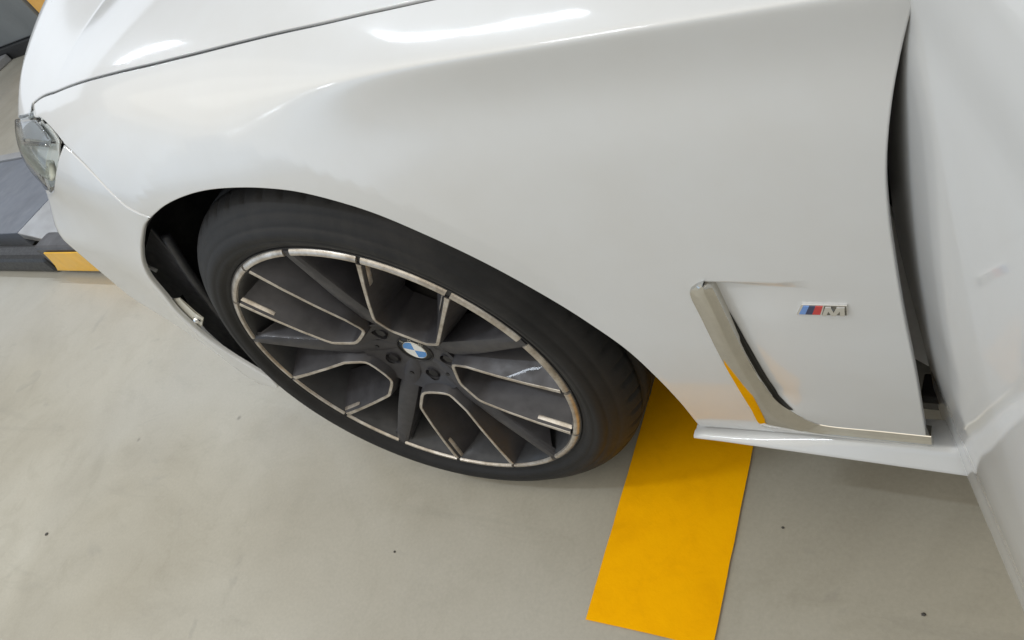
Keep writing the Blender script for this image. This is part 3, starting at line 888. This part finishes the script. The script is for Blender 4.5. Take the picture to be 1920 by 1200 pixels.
def u_frame(c):
    er = np.array([math.cos(c), math.sin(c)]); et = np.array([-math.sin(c), math.cos(c)])
    key = [(.2475, .0560, .0008), (.2000, .0527, .0030), (.1550, .0493, .0064), (.1180, .0463, .0104), (.1085, .0452, .0118), (.1030, .0423, .0130), (.0860, .0312, .0184), (.0805, .0262, .0200), (.0782, .0205, .0207), (.0772, .0100, .0212)]
    path = key + [(.0772, 0, .0213)] + [(a, -b, d) for a, b, d in key[::-1]]
    P = np.array([(a, b) for a, b, _ in path]); D = np.array([d for *_, d in path])
    T = np.gradient(P, axis=0)
    for i in range(1, len(P) - 1):
        u = P[i] - P[i - 1]; v = P[i + 1] - P[i]; T[i] = u / np.linalg.norm(u) + v / np.linalg.norm(v)
    T /= np.linalg.norm(T, axis=1, keepdims=True)
    Nn = np.stack([-T[:, 1], T[:, 0]], 1)
    sgn = np.sign(((np.array([.19, 0]) - P) * Nn).sum(1)); Nn *= sgn[:, None]       # towards the inside of the U
    def sec(offs):
        V = []
        for i in range(len(P)):
            rr = float(np.hypot(*P[i])); rim_end = np.clip((rr - .20) / .05, 0, 1)
            fl = float(np.interp(rr, [.08, .12, .16, .22, .26], [.45, .55, .85, 1.25, 1.35]))
            for o, dd in offs:
                k = (1 + .40 * rim_end) if abs(o) < .006 else fl
                q = P[i] + Nn[i] * o * k
                w = er * q[0] + et * q[1]
                V.append((w[0], D[i] + dd, w[1]))
        return V
    def strip(name, offs, mat, sharp):
        V = sec(offs); m = len(offs); F = []
        for i in range(len(P) - 1):
            for j in range(m - 1): F.append((i * m + j, i * m + j + 1, (i + 1) * m + j + 1, (i + 1) * m + j))
        F.append(tuple(range(m))); F.append(tuple((len(P) - 1) * m + j for j in range(m)))
        return wmesh(name, V, F, mat, True, sharp)
    strip("twin_spoke", [(-.0270, .060), (-.0200, .034), (-.0036, .0022), (-.0029, .0006), (.0029, .0006), (.0036, .0022), (.0200, .036), (.0290, .064)], M['alloy'], 30)
    strip("machined_edge", [(-.0024, .0007), (-.0021, -.0004), (.0021, -.0004), (.0024, .0007)], M['machined'], 40)
    # short second machined line on the inner flank of each arm near the rim
    for s in (1, -1):
        V = []
        for a, b_, d, w_ in ((.2490, .0560, .0008, 1.0), (.2240, .0544, .0018, 1.0), (.2040, .0530, .0028, .95), (.1985, .0526, .0031, .3)):
            for o, dd in ((.0064, .0052), (.0066, .0036), (.0090, .0074), (.0092, .0092)):
                oo = .0066 + (o - .0066) * w_
                w = er * a + et * (s * (b_ - oo)); V.append((w[0], d + dd, w[1]))
        F = [(i * 4 + j, i * 4 + j + 1, (i + 1) * 4 + j + 1, (i + 1) * 4 + j) for i in range(3) for j in range(3)]
        wmesh("machined_line", V, F, M['machined'], True, 40)

for k in range(5):
    dark_spoke(TH0 + k * 2 * math.pi / 5)
    u_frame(TH0 + (k + .5) * 2 * math.pi / 5)

def hub():
    # hub face with five bolt wells
    R0, R1 = .0290, .082
    outer = np.array([(R1 * math.cos(a), R1 * math.sin(a)) for a in np.linspace(0, 2 * math.pi, 72, endpoint=False)])
    holes = [(.0555 * math.cos(TH0 + (k + .5) * 2 * math.pi / 5), 0.0555 * math.sin(TH0 + (k + .5) * 2 * math.pi / 5), .0118) for k in range(5)] + [(0, 0, R0)]
    pts = [Vector(p) for p in outer]; faces = [list(range(72))]; loops = []
    for cx_, cy_, r in holes:
        s = len(pts); n = 28
        for j in range(n):
            a = 2 * math.pi * j / n
            pts.append(Vector((cx_ + r * math.cos(a), cy_ + r * math.sin(a))))
        loops.append((s, n)); 
    edges = [(s + j, s + (j + 1) % n) for s, n in loops for j in range(n)]
    G = grid(-.09, .09, -.09, .09, .005, .005)
    G = G[(np.hypot(G[:, 0], G[:, 1]) < R1 - .003)]
    for cx_, cy_, r in holes: G = G[np.hypot(G[:, 0] - cx_, G[:, 1] - cy_) > r + .002]
    pts += [Vector((float(a), float(b))) for a, b in G]
    vs, _, fs, _, _, _ = delaunay_2d_cdt(pts, edges, faces, 1, 1e-7)
    def dep(r): return float(np.interp(r, [.029, .040, .058, .070, .082], [.0465, .0445, .0420, .0360, .0300]))
    V = [(v.x, dep(math.hypot(v.x, v.y)), v.y) for v in vs]; F = []
    for f in fs:
        cx0 = sum(vs[i].x for i in f) / 3; cy0 = sum(vs[i].y for i in f) / 3
        if any(math.hypot(cx0 - a, cy0 - b) < r * .995 for a, b, r in holes): continue
        F.append(tuple(f))
    o = len(V)
    for a in np.linspace(0, 2 * math.pi, 72, endpoint=False): V.append((R1 * math.cos(a), .030, R1 * math.sin(a)))
    for a in np.linspace(0, 2 * math.pi, 72, endpoint=False): V.append(((R1 - .004) * math.cos(a), .10, (R1 - .004) * math.sin(a)))
    for j in range(72): F.append((o + j, o + (j + 1) % 72, o + 72 + (j + 1) % 72, o + 72 + j))
    wmesh("hub", V, F, M['alloy'], True, 30)
    for k in range(5):
        a = TH0 + (k + .5) * 2 * math.pi / 5; cx_, cz_ = .0555 * math.cos(a), .0555 * math.sin(a)
        V = []; F = []; n = 28; prof = [(.0120, .040), (.0114, .046), (.0110, .056), (.0002, .056)]
        for j in range(n):
            t = 2 * math.pi * j / n
            for r, d in prof: V.append((cx_ + r * math.cos(t), d, cz_ + r * math.sin(t)))
        for j in range(n):
            for q in range(3): F.append((j * 4 + q, j * 4 + q + 1, ((j + 1) % n) * 4 + q + 1, ((j + 1) % n) * 4 + q))
        wmesh("bolt_well", V, F, M['alloy'], True, 30)
        bm = bmesh.new(); bmesh.ops.create_cone(bm, segments=6, radius1=.0095, radius2=.0088, depth=.02, cap_ends=True)
        b = bm_obj("wheel_bolt", bm, M['iron'], wheel, False, .0006)
        b.location = (cx_, .052, cz_); b.rotation_euler = (math.pi / 2, a, 0)
    # centre cap with the roundel
    V, F = revolve([(.0296, .050), (.0294, .0458), (.0286, .0444), (.0274, .0446), (.0272, .0462)], 72, wpos); wmesh("cap_ring", V, F, M['iron'])
    V, F = revolve([(.0274, .0470), (.0270, .0458), (.0200, .0452), (.0196, .0452)], 72, wpos)
    wmesh("cap_band", V, F, M['black'])
    V, F = revolve([(.0199, .0456), (.0198, .0446), (.0188, .0444), (.0186, .0452)], 72, wpos); wmesh("roundel_ring", V, F, M['satin'])
    up = math.radians(76)
    for k in range(4):
        a0 = up + k * math.pi / 2; V = [wpos(0, 0, .0446)]; n = 16
        for j in range(n + 1): V.append(wpos(.0187, a0 + (math.pi / 2) * j / n, .0449))
        F = [(0, j, j + 1) for j in range(1, n + 1)]
        wmesh("roundel_quarter", V, F, M['blue'] if k % 2 == 0 else M['white'], False)
    for ch, da in (("B", 42), ("M", 0), ("W", -42)):
        cu = bpy.data.curves.new("cap_letter", 'FONT'); cu.body = ch; cu.size = .0078; cu.extrude = .0003; cu.align_x = 'CENTER'; cu.align_y = 'CENTER'
        tmp = bpy.data.objects.new("tmp", cu); COL.objects.link(tmp)
        bpy.context.view_layer.update()
        me = bpy.data.meshes.new_from_object(tmp.evaluated_get(bpy.context.evaluated_depsgraph_get()))
        bpy.data.objects.remove(tmp)
        a = up + math.radians(da); ux, uz = math.cos(a), math.sin(a)       # letter's up direction points outwards
        rx, rz = math.sin(a), -math.cos(a)
        for v in me.vertices:
            x, y, z = v.co
            v.co = (rx * x + ux * (y + .0236), .0449 - z, rz * x + uz * (y + .0236))
        link("cap_letter", me, M['satin'], wheel)
hub()

def brake():
    V, F = revolve([(.085, .108), (.095, .104), (.170, .104), (.172, .108), (.172, .136), (.085, .136)], 96, wpos); wmesh("brake_disc", V, F, M['disc'], True, 30)
    V, F = revolve([(.060, .070), (.080, .074), (.088, .106)], 64, wpos); wmesh("disc_bell", V, F, M['iron'], True, 30)
    V, F = revolve([(.120, .082), (.135, .076), (.195, .078), (.205, .088), (.205, .150), (.120, .150)], 24, wpos, math.radians(-35), math.radians(35), False)
    n = 6; F += [tuple(range(n)), tuple(len(V) - n + k for k in range(n))]
    wmesh("brake_caliper", V, F, M['iron'], True, 30)
    V, F = revolve([(.0, .225), (.245, .225)], 48, wpos); wmesh("wheel_back_plate", V, F, M['black'])
brake()

# ------------------------------------------------------------------ open door
def make_door():
    t = bpy.data.objects.new("door", None); COL.objects.link(t); t.parent = car; t.empty_display_size = .1
    gx = spline([[q[0], q[1]] for q in C['gap']] , .006)
    def xe(z): return np.interp(z, gx[:, 1], gx[:, 0]) + .004 + .026 * np.exp(-((np.asarray(z) - .085) / .070) ** 2)
    def dS(x, v):
        x = np.asarray(x, float); z = np.asarray(v, float)
        d = np.maximum(0, .13 - z)
        y = .008 + .5 * d * d * np.where(z > -.02, 1, 1)
        u = np.clip((z - .18) / .27, 0, 2); y = y + .02 * u * u
        y = y - .0060 * _sm((.520 - z) / .020) * _sm((z - .42) / .06)                 # shoulder line
        w_ = -.005 - z; y = y - .15 * (.5 * (w_ + np.sqrt(w_ * w_ + .022 ** 2)))      # flared lower edge
        s = np.clip(x - xe(z), 0, .022); y = y + (.022 - np.sqrt(np.maximum(0, .022 ** 2 - (.022 - s) ** 2)))
        y = y - .010 * _sm((x - .7) / .5)
        return np.stack([x, y, z], -1)
    edge = np.array([(float(xe(z)), z) for z in np.arange(-.106, .62, .006)])
    P = polygon(edge, np.array([[1.75, .62], [1.75, -.106]]) if False else np.array([[x, .62] for x in np.arange(.75, 1.75, .02)] + [[1.75, z] for z in np.arange(.62, -.106, -.02)] + [[x, -.106] for x in np.arange(1.75, .70, -.02)]))
    ang = math.radians(-64.5)
    piv = np.array([.730, .070, 0])
    Rz = np.array([[math.cos(ang), -math.sin(ang), 0], [math.sin(ang), math.cos(ang), 0], [0, 0, 1]])
    tr = piv - Rz @ piv
    near = []
    for s in (.001, .0025, .0045, .007, .010, .014, .018, .023, .030):
        zz = np.arange(-.102, .615, .010); near.append(np.stack([xe(zz) + s, zz], 1))
    near = np.concatenate(near)
    g = grid(.70, 1.75, -.105, .62, .014, .010)
    g = g[g[:, 0] - xe(g[:, 1]) > .036]
    panel("door_skin", P, dS, num_N(dS), M['paint'], t, [(near, .0008), (g, .006)], edge=.0012, depth=.045, xf=(Rz, tr), back=True)
    return Rz, tr
make_door()

# hinge pillar seen through the gap between fender and door
def jamb():
    t = bpy.data.objects.new("door_jamb", None); COL.objects.link(t); t.parent = car; t.empty_display_size = .05
    bm = bmesh.new(); bm_box(bm, (.45, .118, -.10 + ZW), (.74, .20, .50 + ZW)); bm_obj("hinge_pillar", bm, M['black'], t, False, .006)
    prism("hinge_plate", [(.600, .094, .23 + ZW), (.655, .080, .22 + ZW), (.690, .070, .12 + ZW), (.690, .070, .03 + ZW), (.668, .076, .004 + ZW), (.600, .090, .050 + ZW)], (0, .010, 0), M['paint'], t, .002)
    bm = bmesh.new(); bm_box(bm, (.655, .070, -.052 + ZW), (.70, .10, -.040 + ZW)); bm_obj("hinge_bolt_plate", bm, M['iron'], t, False, .002)
jamb()

# ------------------------------------------------------------------ things behind the car
def lift():
    t = empty("lift_platform", (-2.8, .55, 0), "low blue-grey workshop lift platform with ramp and yellow bar, beyond the car's nose", "lift platform")
    def P(name, pts, dep, mat, bev=.003):
        pts = [(x + 2.8, y - .55, z) for x, y, z in pts]
        return prism(name, pts, dep, mat, t, bev)
    P("deck_plate", [(-5.2, .585, .02), (-2.70, .585, .02), (-2.70, 1.10, .02), (-5.2, 1.10, .02)], (0, 0, .075), M['deck'])
    P("deck_rim", [(-5.2, 1.102, .02), (-2.70, 1.102, .02), (-2.70, 1.15, .02), (-5.2, 1.15, .02)], (0, 0, .085), M['ramp'])
    P("deck_rim", [(-5.2, 1.152, .0), (-2.70, 1.152, .0), (-2.70, 1.19, .0), (-5.2, 1.19, .0)], (0, 0, .07), M['bar'])
    P("approach_ramp", [(-2.697, .585, .094), (-2.39, .585, .012), (-2.39, .585, .002), (-2.697, .585, .060)], (0, .50, 0), M['ramp'])
    P("side_bar", [(-2.298, .462, .03), (-1.2, .462, .03), (-1.2, .545, .03), (-2.298, .545, .03)], (0, 0, .105), M['bar'], .012)
    P("yellow_strip", [(-2.285, .458, .022), (-1.2, .458, .022), (-1.2, .458, .118), (-2.225, .458, .118), (-2.232, .458, .085), (-2.25, .458, .05)], (0, -.006, 0), M['yellow'], .002)
    P("rubber_end", [(-3.3, .455, .0), (-2.30, .455, .0), (-2.30, .535, .0), (-3.3, .535, .0)], (0, 0, .085), M['black'], .02)
    P("bar_foot", [(-2.298, .47, .0), (-1.2, .47, .0), (-1.2, .54, .0), (-2.298, .54, .0)], (0, 0, .029), M['black'], .004)
lift()

def cabinets():
    t = empty("workshop_cabinet", (-6.6, 2.7, 0), "dark grey workshop cabinet in the far top-left corner", "cabinet")
    def B(name, lo, hi, mat, bev, tt, org):
        bm = bmesh.new(); bm_box(bm, tuple(a - b for a, b in zip(lo, org)), tuple(a - b for a, b in zip(hi, org)))
        return bm_obj(name, bm, mat, tt, False, bev)
    org = (-6.6, 2.7, 0)
    B("cabinet_body", (-8.2, 2.70, .10), (-5.50, 3.4, 1.7), M['cabinet'], .01, t, org)
    B("dark_base", (-8.2, 2.66, .0), (-5.53, 3.35, .098), M['black'], .006, t, org)  # black base standing in for the shadow strip under the grey cabinet
    B("cabinet_foot", (-6.75, 2.50, .0), (-6.25, 2.655, .06), M['ramp'], .01, t, org)
    B("door_seam", (-7.05, 2.694, .12), (-7.04, 2.6995, 1.68), M['black'], 0, t, org)
    t2 = empty("orange_cabinet", (-5.1, 2.95, 0), "orange cabinet beside the grey one, far top-left", "cabinet")
    B("cabinet_body", (-5.48, 2.72, .06), (-4.6, 3.4, 1.4), M['orange'], .01, t2, (-5.1, 2.95, 0))
    B("dark_base", (-5.46, 2.74, .0), (-4.62, 3.38, .058), M['black'], 0, t2, (-5.1, 2.95, 0))
cabinets()
